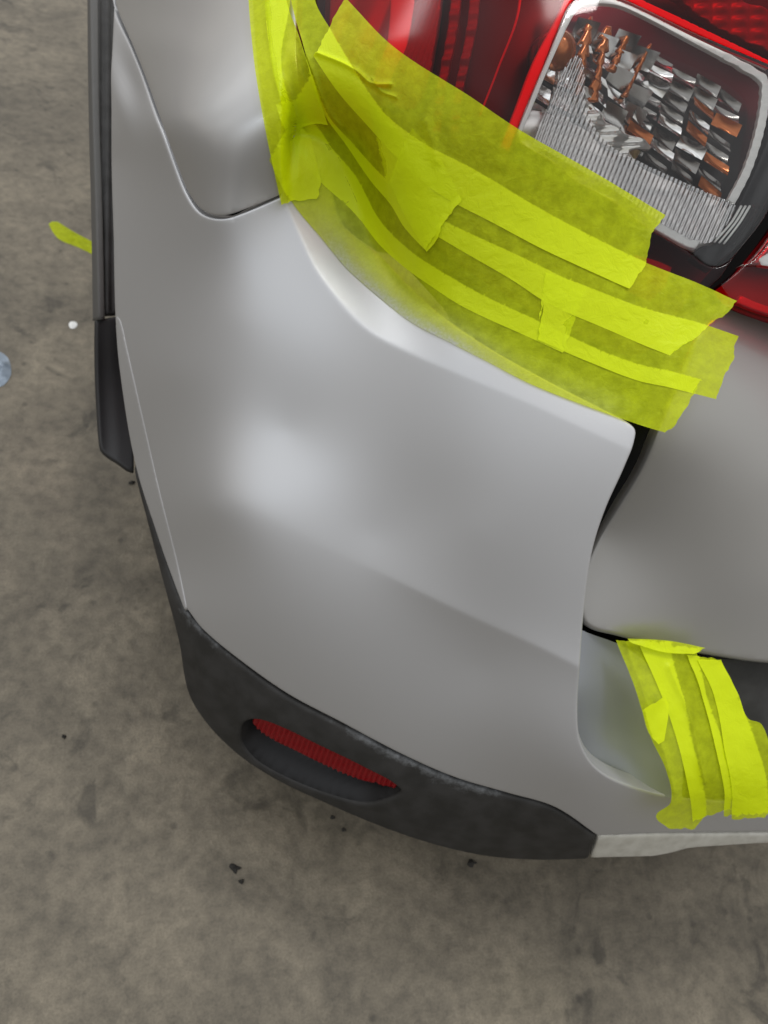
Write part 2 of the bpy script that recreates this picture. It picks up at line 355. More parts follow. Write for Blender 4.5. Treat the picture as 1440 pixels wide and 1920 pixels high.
# lower cladding
clad_outline = spline([(250, 866, 1), (297, 1020), (329, 1110), (346, 1145, 1), (378, 1185), (448, 1243.5), (538, 1307), (638, 1360), (748, 1418), (848, 1462), (948, 1492), (1038, 1519), (1117, 1570, 1), (1103, 1612, 1), (1000, 1614), (900, 1605), (800, 1581), (700, 1546), (600, 1503), (520, 1465), (450, 1420), (390, 1362), (352, 1300), (333, 1200), (300, 1075), (270, 960), (252, 890)], 6, True)
recess = spline([(452, 1378), (460, 1352), (485, 1347), (530, 1362), (600, 1396), (680, 1435), (752, 1478), (735, 1492), (690, 1504), (640, 1496), (560, 1468), (490, 1432), (460, 1402)], 6, True)
rim = lambda uv: .004*np.exp(-(polydist(uv, recess)[0]/9)**2)
clad = P(panel('bumper_cladding', clad_outline, body, clad_m, car, off=.001, r=.004, skirt=.03, step=8, holes=[recess], fn=lambda uv: .003*smooth(0, 40, polydist(uv, clad_outline)[0])))
LAST2 = LAST['uv']
# recess bowl: the sides slope down; black colour stands in for the shade inside
def bowl(uv):
    d = polydist(uv, recess)[0]; return -.001-.034*smooth(0, 24, d)
P(panel('reflector_recess', recess, body, black, clad, off=0, r=0, skirt=0, step=6, fn=bowl))
refl_out = spline([(470, 1352), (500, 1356), (530, 1368), (600, 1401), (680, 1441), (745, 1478), (690, 1474), (640, 1458), (560, 1420), (500, 1390), (475, 1370)], 5, True)
P(panel('reflector', refl_out, body, mat('red_reflector_plastic', (.22, .0015, .005), .28, 0, .1, .1, spec=.3), clad, off=-.009, r=.001, skirt=.006, step=2.2,
        fn=lambda uv: .0038*np.abs(np.sin((uv[:, 0]*.93+uv[:, 1]*.35)*math.pi/10.))))
_V = LAST2; _d = polydist(_V, spline([(344, 1145), (378, 1185), (448, 1243), (538, 1307), (638, 1360), (748, 1418), (848, 1462), (948, 1492)], 12), False)[0]
_a = clad.data.attributes.new('wear', 'FLOAT', 'POINT'); _n = len(clad.data.vertices); _w = np.zeros(_n)
_w[:len(_V)] = np.exp(-(_d/16)**1.5)*(.25+.75*smooth(560, 700, _V[:, 0])*smooth(1000, 900, _V[:, 0])+.5*smooth(460, 400, _V[:, 0])); _a.data.foreach_set('value', _w)
# inner shell behind every gap
shell = spline([(225, TOPY, 1), (235, 300), (240, 600), (270, 850), (330, 1080), (370, 1280), (560, 1450), (800, 1550), (1000, 1590), (R_, 1590, 1), (R_, TOPY, 1)], 40, True)
P(panel('inner_body', shell, body, dark, car, off=-.22, r=0, skirt=.1, step=45))
# pale strip under the bumper
strip_out = spline([(1123, 1571, 1), (1240, 1567, 1), (R_, 1563, 1), (R_, 1578, 1), (1440, 1584), (1340, 1590), (1292, 1594), (1262, 1602), (1225, 1609, 1), (1107, 1612, 1)], 6, True)
P(panel('lower_bumper_strip', strip_out, body, pale, car, off=-.001, r=.003, skirt=.03, step=7))
# ---- tailgate, step
gate_out = spline([(1372, 566, 1), (1440, 592), (1640, 662), (R_, 730, 1), (R_, 1270, 1), (1440, 1246), (1350, 1234), (1240, 1214), (1150, 1192), (1112, 1182), (1092, 1165), (1086, 1120), (1098, 1060), (1122, 1005), (1150, 957), (1196, 880), (1230, 803), (1266, 710), (1310, 620)], 7, True)
P(panel('gap_shade_sheet', spline([(1186, 786, 1), (1240, 800, 1), (1203, 882), (1155, 960), (1130, 1006), (1104, 1062, 1), (1094, 1060, 1), (1118, 980), (1146, 900), (1168, 840)], 6, True), body, dark, car, off=-.022, r=0, skirt=.03, step=9))  # dark sheet added in the gap to paint its shade black
def gform(uv): return g2(uv, (1300, 900), (150, 200), .006)
P(panel('tailgate', gate_out, gate, gate_m, car, off=0, r=.006, skirt=.03, step=9, fn=gform))
step_srf = Surf([(1090, 1150, .60), (1150, 1210, .555), (1440, 1260, .55), (1440, 1480, .455), (1240, 1480, .465), (1100, 1420, .475), (1090, 1300, .56), (1180, 1330, .505), (1300, 1330, .500), (1600, 1300, .53), (1600, 1500, .47)],
    disp=lambda uv: g2(uv, (1150, 1400), (60, 40), -.004, .5)+g2(uv, (1190, 1420), (50, 16), .003, .5))
step_out = spline([(1078, 1170, 1), (1110, 1186), (1200, 1226), (1262, 1300), (1290, 1400), (1290, 1500, 1), (1180, 1490), (1100, 1450), (1070, 1390), (1066, 1250)], 7, True)
P(panel('bumper_step', step_out, step_srf, step_m, car, off=-.011, r=0, skirt=.0, step=9))
pad_out = spline([(1268, 1300, 1), (1230, 1236, 1), (R_, 1240, 1), (R_, 1510, 1), (1300, 1500, 1), (1296, 1400)], 9, True)
P(panel('step_pad', pad_out, step_srf, clad_m, car, off=-.010, r=.002, skirt=.01, step=10))

# ------------------------------------------------------------------ tail lamp
# the housing is the lamp itself, everything in it hangs from it
lamp = panel('tail_lamp', spline([(575, TOPY, 1), (572, 100), (600, 240), (650, 340), (740, 430), (880, 510), (1160, 625), (1240, 640), (1340, 520), (1440, 388), (1540, 60, 1), (1540, TOPY, 1)], 6, True), body, reddark, car, off=-.045, r=0, skirt=0, step=25)
def sub(o): return o
def LP(name, pts, m, off, r=.001, skirt=.004, step=8, fn=None, sp=6, par=None):
    return panel(name, spline(pts, sp, True), body, m, par or lamp, off=off, r=r, skirt=skirt, step=step, fn=fn)
# outer lens
red_out = [(566, TOPY, 1), (562, 0), (566, 120), (590, 250), (640, 350), (730, 440), (860, 520), (1000, 580), (1160, 640), (1240, 655), (1330, 540), (1352, 520, 1), (1440, 388, 1), (1520, 250, 1), (1560, 60, 1), (1560, TOPY, 1)]
clear_out_old = [(1090, -8), (1070, 5), (1055, 35), (1030, 100), (1000, 170), (972, 240), (955, 300, 1), (1060, 345), (1180, 405), (1300, 468), (1345, 470), (1390, 432), (1418, 380), (1440, 250), (1446, 150), (1430, 126), (1300, 66), (1180, 4), (1130, -14)]
clear_out = [(1090, -8), (1070, 5), (1055, 35), (1030, 100), (1000, 170), (972, 240), (955, 300, 1), (1060, 345), (1180, 405), (1290, 470), (1345, 500), (1400, 452), (1444, 388), (1494, 250), (1504, 150, 1), (1446, 122), (1300, 60), (1180, 2), (1130, -14)]
cl = spline(clear_out, 6, True)
P(panel('red_lens', spline(red_out, 8, True), body, redlens, lamp, off=0, r=.002, skirt=.006, step=12, holes=[cl]))
P(panel('clear_lens', cl, body, clearlens, lamp, off=.0005, r=.0015, skirt=.004, step=10))
# housing back
# red side: inner columns, seen through the lens
LP('inner_reflector', [(610, TOPY, 1), (600, 40), (640, 110), (700, 190), (760, 130), (830, TOPY, 1)], redmid, -.028, .001, .01, 6, fn=lambda uv: .0025*np.abs(np.sin((uv[:, 0]+uv[:, 1]*.38)*math.pi/70)))
LP('light_bar', [(725, TOPY+60, 1), (716, 40), (690, 140), (722, 150), (755, 60), (790, TOPY+60, 1)], redref, -.020, .001, .008, 7)
LP('light_bar', [(775, TOPY+60, 1), (760, 40), (715, 175), (770, 195), (810, 60), (838, TOPY+60, 1)], redmid, -.020, .001, .008, 3, fn=lambda uv: .002*np.abs(np.sin((uv[:, 0]+uv[:, 1]*.36)*math.pi/11)))
for (xa, xb, s_) in ((846, 812, 16), (884, 848, 14)):
    LP('light_guide', [(xa, TOPY+40, 1), (xa-6, 0), (xb, 170, 1), (xb-8, 260, 1), (xb+8, 262, 1), (xb+18, 170), (xa+14, 0), (xa+22, TOPY+40, 1)], redmid, -.016, .001, .006, 3.5,
       fn=lambda uv: .005*np.abs(np.sin(uv[:, 1]*math.pi/46+uv[:, 0]*.02))*(.6+.4*np.sin(uv[:, 1]*.21)))
LP('trim_line', [(985, TOPY+40, 1), (976, 0), (935, 120), (897, 215, 1), (901, 217, 1), (939, 121), (981, 0), (991, TOPY+40, 1)], redref, -.012, 0, .004, 4)
rimred = mat('bright_red_rim', (.9, .85, .85), .35)
LP('lens_rim', [(1068, -60, 1), (1060, 0), (1005, 110), (970, 200), (940, 275, 1), (956, 285, 1), (988, 208), (1024, 116), (1046, 60), (1082, -10, 1), (1090, -60, 1)], rimred, -.004, .0012, .006, 4)
LP('lens_rim', [(1120, -40, 1), (1180, -6), (1300, 52), (1450, 122, 1), (1450, 109, 1), (1300, 36), (1180, -24), (1140, -60, 1)], rimred, -.005, .0012, .006, 4)
LP('upper_light_bar', [(1230, -90, 1), (1340, 14), (1440, 70), (1540, 110, 1), (1540, 20, 1), (1440, -6), (1330, -60, 1)], redmid, -.02, .001, .008, 4, fn=lambda uv: .004*np.abs(np.sin(uv[:, 0]*.09)*np.cos(uv[:, 1]*.13)))
LP('lower_light_bar', [(1205, 470, 1), (1245, 480), (1275, 492, 1), (1262, 530, 1), (1230, 560, 1), (1190, 540, 1)], redmid, -.016, .001, .006, 8)
# clear chamber
chamber = lamp
def CPn(name, pts, m, off, **k):
    return LP(name, pts, m, off, par=chamber, **k)
CPn('chamber_wall', [(1085, -4), (1045, 50), (1000, 165), (950, 300), (1100, 370), (1300, 466), (1350, 464), (1400, 420), (1436, 250), (1442, 150), (1300, 70), (1180, 6)], mat('chamber_dark', (.05, .048, .048), .35, .3), -.040, r=0, skirt=0, step=20)
# white frame ring
fo = spline([(1086, -2), (1072, 12), (1052, 50), (1022, 120), (990, 200), (968, 252, 1), (976, 258, 1), (998, 206), (1030, 128), (1060, 62), (1080, 24), (1100, 6), (1150, 4), (1190, 17), (1300, 75), (1427, 146), (1433, 160), (1424, 230), (1400, 310), (1368, 372, 1), (1382, 380, 1), (1414, 316), (1440, 230), (1447, 158), (1436, 134), (1300, 64), (1180, 4), (1130, -10)], 5, True)
panel('frame', fo, body, white_pl, chamber, off=-.003, r=.0007, skirt=.004, step=5, fn=lambda uv: .0006*np.sin(uv[:, 1]*.33)*(uv[:, 0] > 1360))
CPn('lower_frame', [(1228, 426, 1), (1238, 414, 1), (1300, 448, 1), (1318, 448, 1), (1308, 464, 1), (1290, 460)], white_pl, -.003, r=.0012, skirt=.006, step=5)
# faceted mirror: separate concave cells
def cells(name, quads, m, off, depth, tilt, seed, ba=0., bb=0.):
    rnd = random.Random(seed)
    for q in quads:
        bm = bmesh.new()
        q = [np.array(a, float) for a in q]; a = ba+rnd.uniform(-tilt, tilt); b = bb+rnd.uniform(-tilt, tilt); n = 7; g = []; uvs = []; of = []
        for i in range(n):
            for j in range(n):
                s, t = i/(n-1), j/(n-1); uvs.append((q[0]*(1-s)+q[1]*s)*(1-t)+(q[3]*(1-s)+q[2]*s)*t)
                of.append(off-depth*(1-(2*s-1)**2)*(1-(2*t-1)**2)+a*(s-.5)+b*(t-.5))
        W = body(np.array(uvs), np.array(of)); vv = [bm.verts.new(p) for p in W]
        for i in range(n-1):
            for j in range(n-1): bm.faces.new([vv[i*n+j], vv[(i+1)*n+j], vv[(i+1)*n+j+1], vv[i*n+j+1]]).smooth = True
        me = bpy.data.meshes.new(name); bm.to_mesh(me); bm.free(); link(name, me, m, chamber)
def grid(A, B, Cc, D, nx, ny, jit=0., seed=0, shear=0.):
    rnd = random.Random(seed); A, B, Cc, D = [np.array(p, float) for p in (A, B, Cc, D)]; out_ = []
    f = lambda s, t: (A*(1-s)+B*s)*(1-t)+(D*(1-s)+Cc*s)*t
    for i in range(nx):
        for j in range(ny):
            o = (i % 2)*.5/ny*shear; e0, e1 = j/ny+o, (j+1)/ny+o
            out_.append((f(i/nx, e0), f((i+1)/nx-.02/nx, e0+jit/ny*.4), f((i+1)/nx-.02/nx, e1-.04/ny), f(i/nx, e1-.04/ny-jit/ny*.4)))
    return out_
_q = grid((1104, 10), (1262, 62), (1215, 290), (1095, 200), 4, 6, .5, 1, 1.); _r = random.Random(12); _g = [[], []]
for q_ in _q: _g[_r.random() < .5].append(q_)
cells('mirror_facet', _g[0], chrome, -.022, .0016, .003, 3, bb=.006)
cells('mirror_facet', _g[1], chrome, -.022, .0005, .002, 7, ba=.006, bb=-.012)
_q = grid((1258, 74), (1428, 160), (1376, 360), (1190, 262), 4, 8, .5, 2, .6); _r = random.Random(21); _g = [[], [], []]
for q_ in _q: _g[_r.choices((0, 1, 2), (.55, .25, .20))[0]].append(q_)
cells('mirror_facet', _g[0], chrome2, -.026, .003, .0045, 5)
cells('mirror_facet', _g[1], chrome, -.022, .003, .009, 6, bb=-.004)
cells('bulb_reflection_facet', _g[2], amber, -.020, .0025, .006, 9)  # orange reflections of the bulb, put into the facet colour
cells('side_mirror', grid((1040, 100), (1098, 110), (1092, 250), (992, 210), 2, 3, .4, 3), chrome, -.022, .004, .004, 8)
# serrated strips between the columns, amber painted in as the bulb's reflections
def serr(x0, y0, x1, y1, wd, n, seed, off=-.018):
    rnd = random.Random(seed); a = np.array([x0, y0], float); b = np.array([x1, y1], float); d = b-a; L = np.linalg.norm(d); d /= L; nn = np.array([-d[1], d[0]])
    l = []; r_ = []
    for k in range(n):
        t0, t1 = L*k/n, L*(k+1)/n; w0 = wd*rnd.uniform(.6, 1.2)
        l += [tuple(a+d*t0-nn*w0*.2)+(1,), tuple(a+d*(t1-1)-nn*w0*.5)+(1,)]; r_ += [tuple(a+d*t0+nn*w0*.3)+(1,), tuple(a+d*(t1-1)+nn*w0*.8)+(1,)]
    CPn('bulb_reflection_strip', l+r_[::-1], amber, off, r=0, skirt=.004, step=5, sp=5)
serr(1130, 10, 1106, 170, 17, 6, 1); serr(1165, 30, 1136, 180, 16, 6, 2); serr(1204, 46, 1172, 120, 13, 4, 3); serr(1246, 66, 1196, 170, 9, 6, 4)
# bulb and its collar
def dome(name, c, rad, m, off, par, squash=1., ring=False):
    p0 = body(np.array([c]), off)[0]; n = body.normal(np.array([c]))[0]; bm = bmesh.new()
    if ring:
        rot = Vector(n).to_track_quat('Z', 'Y').to_matrix().to_4x4(); N1, N2 = 40, 12; vv = []
        for i in range(N1):
            for j in range(N2):
                a, b = 2*math.pi*i/N1, 2*math.pi*j/N2; rr = rad+rad*.22*math.cos(b)
                vv.append(bm.verts.new(rot@Vector((rr*math.cos(a), rr*math.sin(a), rad*.22*math.sin(b)))+Vector(p0)))
        for i in range(N1):
            for j in range(N2): bm.faces.new([vv[i*N2+j], vv[((i+1) % N1)*N2+j], vv[((i+1) % N1)*N2+(j+1) % N2], vv[i*N2+(j+1) % N2]]).smooth = True
    else:
        bmesh.ops.create_uvsphere(bm, u_segments=32, v_segments=20, radius=rad)
        rot = Vector(n).to_track_quat('Z', 'Y').to_matrix().to_4x4()
        for v in bm.verts: v.co.z *= squash
        bmesh.ops.transform(bm, matrix=Matrix.Translation(Vector(p0))@rot, verts=bm.verts)
        for f in bm.faces: f.smooth = True
    me = bpy.data.meshes.new(name); bm.to_mesh(me); bm.free(); return link(name, me, m, par)
dome('bulb', (1068, 70), .020, amber, -.030, chamber, 1.2)
dome('bulb_collar', (1066, 92), .022, socket, -.030, chamber, ring=True)
# clear bowl
bowl_m = mat('clear_bowl_plastic', (.78, .77, .74), .12, .7)
CPn('bowl', [(1106, 160, 1), (1108, 200), (1125, 240), (1160, 275), (1196, 292), (1200, 276), (1240, 268), (1190, 240), (1150, 214), (1124, 180)], bowl_m, -.014, r=.002, skirt=.006, step=4,
    fn=lambda uv: .0015*np.sin(uv[:, 0]*.11+uv[:, 1]*.07)+.001*np.sin(uv[:, 1]*.31))
# fluted optic: one sheet of real ribs
fl_out = spline([(1086, 100), (1060, 130), (1030, 200), (1000, 268, 1), (1060, 300), (1200, 384), (1230, 420), (1310, 452), (1345, 446), (1385, 384), (1372, 374, 1), (1300, 344), (1200, 298), (1140, 262), (1106, 200), (1100, 120)], 4, True)
flute = lens_mat('fluted_clear_plastic', (.80, .76, .74), .12, 11.0)
def ribs(uv):
    # ribs fan out: nearly vertical on the left, leaning on the right
    ph = (uv[:, 0]+(uv[:, 1]-300)*(.36+.10*(uv[:, 0]-1000)/380))
    return .0017*np.abs(np.sin(ph*math.pi/9.6))+.0
P_fl = panel('fluted_optic', fl_out, body, flute, chamber, off=-.006, r=0, skirt=0, step=2.0, fn=ribs)
panel('optic_backing', spline([(1000, 200), (985, 262, 1), (1060, 310), (1200, 395), (1310, 458), (1350, 450), (1385, 384), (1300, 340), (1200, 292), (1110, 230), (1070, 215)], 6, True), body, mat('optic_backing_metal', (.72, .68, .66), .28, .9), chamber, off=-.018, r=.001, skirt=.003, step=6, fn=lambda uv: .002*np.sin(uv[:, 0]*.05)+.0015*np.sin(uv[:, 1]*.09))
# black outer rim with clear edge lines right of the chamber
LP('black_rim', [(1445, 140, 1), (1446, 240), (1418, 320), (1386, 384), (1350, 450), (1318, 460), (1300, 480, 1), (1335, 505, 1), (1395, 450), (1440, 380), (1490, 250), (1500, 140, 1)], black, -.004, .002, .008, 7, fn=lambda uv: .0012*np.sin((uv[:, 0]+uv[:, 1]*.5)*.16))
for k in range(5):
    dx = k*8.
    LP('edge_rib', [(1390+dx, 384, 1), (1372+dx, 414), (1340+dx*1.1, 452+k*1.5, 1), (1342+dx*1.1, 454+k*1.5, 1), (1375+dx, 416), (1393+dx, 386, 1)], clearlens if k > 2 else white_pl, -.0005, 0, .002, 4)
# ---- the lamp half on the tailgate
gl = panel('tailgate_lamp', spline([(1358, 534, 1), (1390, 508), (1480, 400, 1), (1840, 350, 1), (1840, 715, 1), (1640, 650), (1440, 584), (1380, 560)], 6, True), body, redmid, car, off=-.022, r=0, skirt=0, step=14)
def GP(name, pts, m, off, step=8, fn=None, r=.0015, skirt=.006):
    return panel(name, spline(pts, 6, True), body, m, gl, off=off, r=r, skirt=skirt, step=step, fn=fn)
GP('red_lens', [(1352, 532, 1), (1384, 506), (1420, 470), (1470, 400, 1), (1560, 260, 1), (1850, 330, 1), (1850, 730, 1), (1640, 662), (1440, 592), (1378, 566)], redlens, -.002, 9, None, .003, .012)
GP('light_bar', [(1392, 560, 1), (1440, 578), (1600, 625, 1), (1600, 612, 1), (1440, 562), (1400, 545, 1)], redref, -.012, 6)
GP('clear_lens', [(1385, 500, 1), (1412, 488), (1450, 440), (1470, 400, 1), (1560, 300, 1), (1560, 520, 1), (1470, 505), (1420, 498)], clearlens, .0, 8)
GP('clear_insert', [(1390, 496, 1), (1414, 484), (1450, 436), (1480, 400, 1), (1560, 320, 1), (1560, 510, 1), (1470, 498), (1420, 492)], mat('milky_insert', (.35, .33, .30), .2, .5), -.004, 3, lambda uv: .0014*np.abs(np.sin((uv[:, 0]+uv[:, 1]*.8)*.25)))
GP('frame', [(1424, 484, 1), (1460, 462, 1), (1560, 420, 1), (1560, 470, 1), (1460, 500, 1), (1428, 496, 1)], white_pl, -.001, 6)

# ------------------------------------------------------------------ wheel-arch trim and mudflap
side = Surf([(190, -120, .72), (190, 0, .69), (190, 300, .60), (195, 600, .50), (192, 840, .37), (245, 882, .36), (235, 700, .42)])
arch = P(panel('wheel_arch_trim', spline([(165, TOPY, 1), (168, 0), (172, 200), (178, 400), (183, 600, 1), (196, 600, 1), (192, 400), (186, 200), (184, 0), (182, TOPY, 1)], 8, True), side, trim_m, car, off=.004, r=.003, skirt=.02, step=5))
P(panel('wheel_arch_seal', spline([(178, TOPY, 1), (183, 0), (185, 200), (191, 400), (195, 590, 1), (226, 590, 1), (228, 582, 1), (222, 450), (218, 300), (219, 100), (223, 0), (216, TOPY, 1)], 8, True), side, clad_m, car, off=.0, r=.003, skirt=.02, step=5, fn=lambda uv: .003*np.sin(uv[:, 0]*.35)))
P(panel('mudflap', spline([(183, 600, 1), (228, 592, 1), (238, 690), (250, 800), (252, 884, 1), (240, 880, 1), (196, 846), (190, 834), (186, 760), (184, 680)], 6, True), side, rubber, car, off=-.004, r=.003, skirt=.006, step=6, fn=lambda uv: .004*smooth(0, 25, np.abs(uv[:, 0]-(190+(uv[:, 1]-600)*.04)))))
P(panel('bumper_side_flange', spline([(217, 590, 1), (226, 600), (240, 660), (272, 800), (302, 930), (332, 1050), (351, 1140, 1), (347, 1146, 1), (330, 1102), (298, 1012), (253, 866), (224, 690)], 6, True), body, silver, bumper, off=.0010, r=.0018, skirt=.006, step=4))
# hidden bulk of the car: closes off light from behind
bm = bmesh.new()
pl = [(.10, .56), (.20, .46), (.45, .36), (1.3, .30), (1.3, 2.6), (-.02, 2.6), (-.02, 1.0), (.02, .72)]
lo = [bm.verts.new((x_, y_, .24)) for x_, y_ in pl]; hi = [bm.verts.new((x_+.04*(1 if i < 1 or i > 4 else 0), y_+.16*(1 if i < 4 or i == 7 else 0), .55)) for i, (x_, y_) in enumerate(pl)]
bm.faces.new(lo[::-1]); bm.faces.new(hi)
for i in range(len(pl)): bm.faces.new([lo[i], lo[(i+1) % 8], hi[(i+1) % 8], hi[i]])
bmesh.ops.recalc_face_normals(bm, faces=bm.faces); me = bpy.data.meshes.new('underbody'); bm.to_mesh(me); bm.free(); link('underbody', me, dark, car)

# ------------------------------------------------------------------ tape
def jag(a, b, amp, seed, mids=()):
    rnd = random.Random(seed); pts = [np.array(a, float)]+[np.array(m_, float) for m_ in mids]+[np.array(b, float)]; out_ = []
    for p, q in zip(pts[:-1], pts[1:]):
        L = np.linalg.norm(q-p); n = max(2, int(L/6)); d = (q-p)/L; nn = np.array([-d[1], d[0]])
        for k in range(n): out_.append(p+d*L*k/n+(nn*rnd.uniform(-amp, amp) if k else 0))
    return np.array(out_)
STRIPS = []
TAPEGRP = 'strips of lime masking tape on the car'
def strip(label, lower, upper, layer, seed, mid_end=(), mid_start=(), srf=None, amp=1.6, lift=.0012, wr=.0004, fold=None, curl=None, base=.0012, gap=.00035, nseed=None, mist=None, nm='tape_strip', step=6):
    """lower and upper run the same way; the two short ends are torn"""
    A = spline(lower, 6); B = spline(upper, 6)
    L = np.concatenate([A[:-1], jag(A[-1], B[-1], amp, seed, mid_end), B[::-1][:-1], jag(B[0], A[0], amp, seed+50, mid_start)])
    eA, eB = (A[-1], B[-1]), (A[0], B[0])
    def fn(uv):
        d1 = polydist(uv, np.array([A[-1], *mid_end, B[-1]]), False)[0]; d2 = polydist(uv, np.array([A[0], *mid_start, B[0]]), False)[0]
        z = np.array([noise.noise(Vector((a/60+(nseed or seed)*3.1, b/60, (nseed or seed))))+.5*noise.noise(Vector((a/22, b/22+(nseed or seed), 4.))) for a, b in uv])
        o = wr*z+wr+lift*np.exp(-d1/10)*(.7+z)+lift*.6*np.exp(-d2/10)
        if fold is not None:
            for (fl, h, wdt) in fold:
                dd = polydist(uv, spline(fl, 10), False)[0]; o = o+h*np.exp(-(dd/wdt)**2)
        return o
    ex = None
    if fold is not None:
        ex = np.concatenate([np.concatenate([spline(fl, 3)+[0, q*wdt*.5] for q in (-2, -1, 0, 1, 2)]) for fl, h, wdt in fold])
    grp = 'drape' if srf is not None else 'main'
    low = [l for (lay, l, g_) in STRIPS if g_ == grp and lay < layer and (l.min(0) < L.max(0)).all() and (L.min(0) < l.max(0)).all()]
    for l in low:
        tn = np.roll(l, -1, 0)-np.roll(l, 1, 0); tn /= np.linalg.norm(tn, axis=1)[:, None]+1e-9; nn = np.c_[-tn[:, 1], tn[:, 0]]
        rings = np.concatenate([l+nn*1.3, l-nn*1.3]); ex = rings if ex is None else np.concatenate([ex, rings])
    STRIPS.append((layer, L, grp))
    o = panel(nm, L, srf or body, tape, None, off=base+layer*gap, r=0, skirt=0, step=step, fn=fn, extra=ex)
    V = LAST['uv']; dry = np.zeros(len(V))
    for l in low: dry = np.maximum(dry, inside(V, l).astype(float))
    at = o.data.attributes.new('dry', 'FLOAT', 'POINT')
    if len(o.data.vertices) == len(V): at.data.foreach_set('value', dry)
    am = o.data.attributes.new('mist', 'FLOAT', 'POINT')
    if mist is not None: am.data.foreach_set('value', mist(V))
    return prop(o, label, 'masking tape', TAPEGRP)
strip('longest lime tape strip, the lowest one, along the bumper top edge below the tail lamp',
      [(505, 300), (548, 382), (599, 448), (642, 503), (700, 555), (760, 600), (835, 638), (910, 676), (1000, 722), (1130, 772), (1245, 811)],
      [(560, 200), (585, 262), (602, 304), (640, 349), (685, 412), (760, 469), (835, 514), (910, 555), (1000, 596), (1160, 668), (1312, 712)], 0, 1, mid_end=[(1262, 800), (1276, 776), (1290, 756)], amp=1.4,
      mist=lambda V: .95*np.exp(-(polydist(V, spline([(505, 300), (548, 382), (599, 448), (642, 503), (700, 555), (760, 600), (835, 638), (910, 676), (1000, 722), (1130, 772)], 12), False)[0]/28)**1.6)*(.25+.75*smooth(560, 640, V[:, 0])*smooth(1020, 820, V[:, 0])))
strip('left half of the second lime tape strip from the bottom, its torn right end overlapped',
      [(520, 200), (554, 311), (587, 356), (629, 397), (685, 457), (737, 495), (797, 532), (872, 577), (1000, 634), (1058, 660)],
      [(585, 140), (612, 236), (650, 290), (695, 326), (730, 345), (790, 385), (840, 417), (960, 474), (1060, 523), (1098, 540)], 1, 2)
strip('short right lime tape strip in the second row, torn end over the tailgate gap',
      [(1010, 636), (1100, 674), (1200, 712), (1340, 749)], [(1022, 512), (1060, 523), (1200, 577), (1310, 607), (1383, 631)], 2, 3, mid_end=[(1352, 712), (1372, 676), (1374, 650)], mid_start=[(1012, 600), (1020, 570)])
strip('lime tape strip in the third row with pointed torn end beside the red lamp corner',
      [(716, 340), (760, 400), (800, 430), (862, 468), (960, 525), (1030, 570), (1150, 622), (1254, 668)],
      [(690, 178), (701, 194), (785, 262), (885, 315), (1000, 385), (1080, 430), (1200, 490), (1300, 530), (1379, 566)], 3, 4, mid_end=[(1284, 646), (1310, 628), (1334, 606), (1356, 592)], amp=2.)
strip('curved lime tape strip coming down beside the lamp, square torn end at the middle',
      [(536, -250), (548, 0), (574, 100), (602, 230), (636, 304), (670, 345), (722, 386), (752, 427), (799, 472)],
      [(572, -250), (592, 0), (622, 60), (690, 170), (745, 240), (800, 310), (862, 378)], 4, 5, mid_end=[(818, 452), (832, 420), (846, 398)], fold=[([(560, 60), (585, 130), (610, 215), (625, 240)], .0014, 3.)])
strip('topmost lime tape strip with raised crease, straight edge across the clear lamp window',
      [(590, 110), (640, 182), (690, 242), (740, 292), (820, 360), (930, 421), (1020, 470), (1176, 543)],
      [(652, 4), (740, 92), (880, 182), (970, 243), (1100, 318), (1244, 405)], 6, 6, mid_end=[(1206, 500), (1211, 470), (1216, 440)], mid_start=[(640, 20), (610, 76), (598, 102)],
      fold=[([(596, 106), (640, 122), (672, 138), (700, 160), (735, 162)], .0035, 3.0), ([(700, 150), (716, 172), (745, 184)], .0015, 3.), ([(800, 230), (812, 262), (820, 300)], .0014, 10.)], lift=.001)
strip('small square lime tape patch half hidden under the topmost strip, in its middle',
      [(726, 344), (752, 398), (797, 468)], [(774, 240), (828, 300), (866, 374)], 5, 7, wr=.0006)
strip('left vertical lime tape strip, torn lower end on the seam of the silver panel',
      [(455, -250), (470, 0), (480, 120), (500, 250), (527, 383)], [(535, -250), (548, 0), (530, 120), (550, 236), (572, 290), (588, 352)], 7, 8, mid_end=[(545, 377), (565, 379), (583, 378)], lift=.0015,
      fold=[([(540, 130), (545, 200), (552, 262), (556, 340)], .0012, 4.), ([(505, 0), (515, 120), (535, 220)], .001, 5.)])
strip('lime tape strip at the top left overlapping its neighbours, ragged lower end',
      [(490, -250), (500, 0), (512, 120), (528, 190), (548, 256)], [(528, -250), (540, 0), (566, 80), (590, 160), (601, 241)], 8, 9, mid_end=[(560, 246), (572, 240), (588, 238)],
      fold=[([(548, 0), (556, 50), (575, 110), (598, 190)], .0016, 3.)])
# bundle over the bumper step
drape = Surf([(1155, 1200, .575), (1300, 1215, .59), (1440, 1245, .60), (1190, 1300, .560), (1230, 1400, .525), (1255, 1495, .495), (1260, 1540, .45), (1320, 1535, .45), (1380, 1340, .555), (1330, 1430, .535), (1440, 1400, .545), (1440, 1515, .49), (1290, 1500, .497)])
fo_ = lambda pts, h, wd: (pts, h, wd)
strip('pale edged lime tape strip leftmost over the bumper step, lower end torn below the lip',
      [(1153, 1200), (1185, 1280), (1218, 1380), (1246, 1440), (1256, 1500), (1228, 1526), (1250, 1548)], [(1250, 1204), (1272, 1290), (1292, 1380), (1312, 1460), (1322, 1510), (1318, 1530), (1300, 1550)], 0, 20, srf=drape, gap=.0009, nseed=7, amp=2.5, wr=.0016, fold=[([(1170, 1204), (1200, 1290), (1240, 1400), (1262, 1480)], .0025, 5.)])
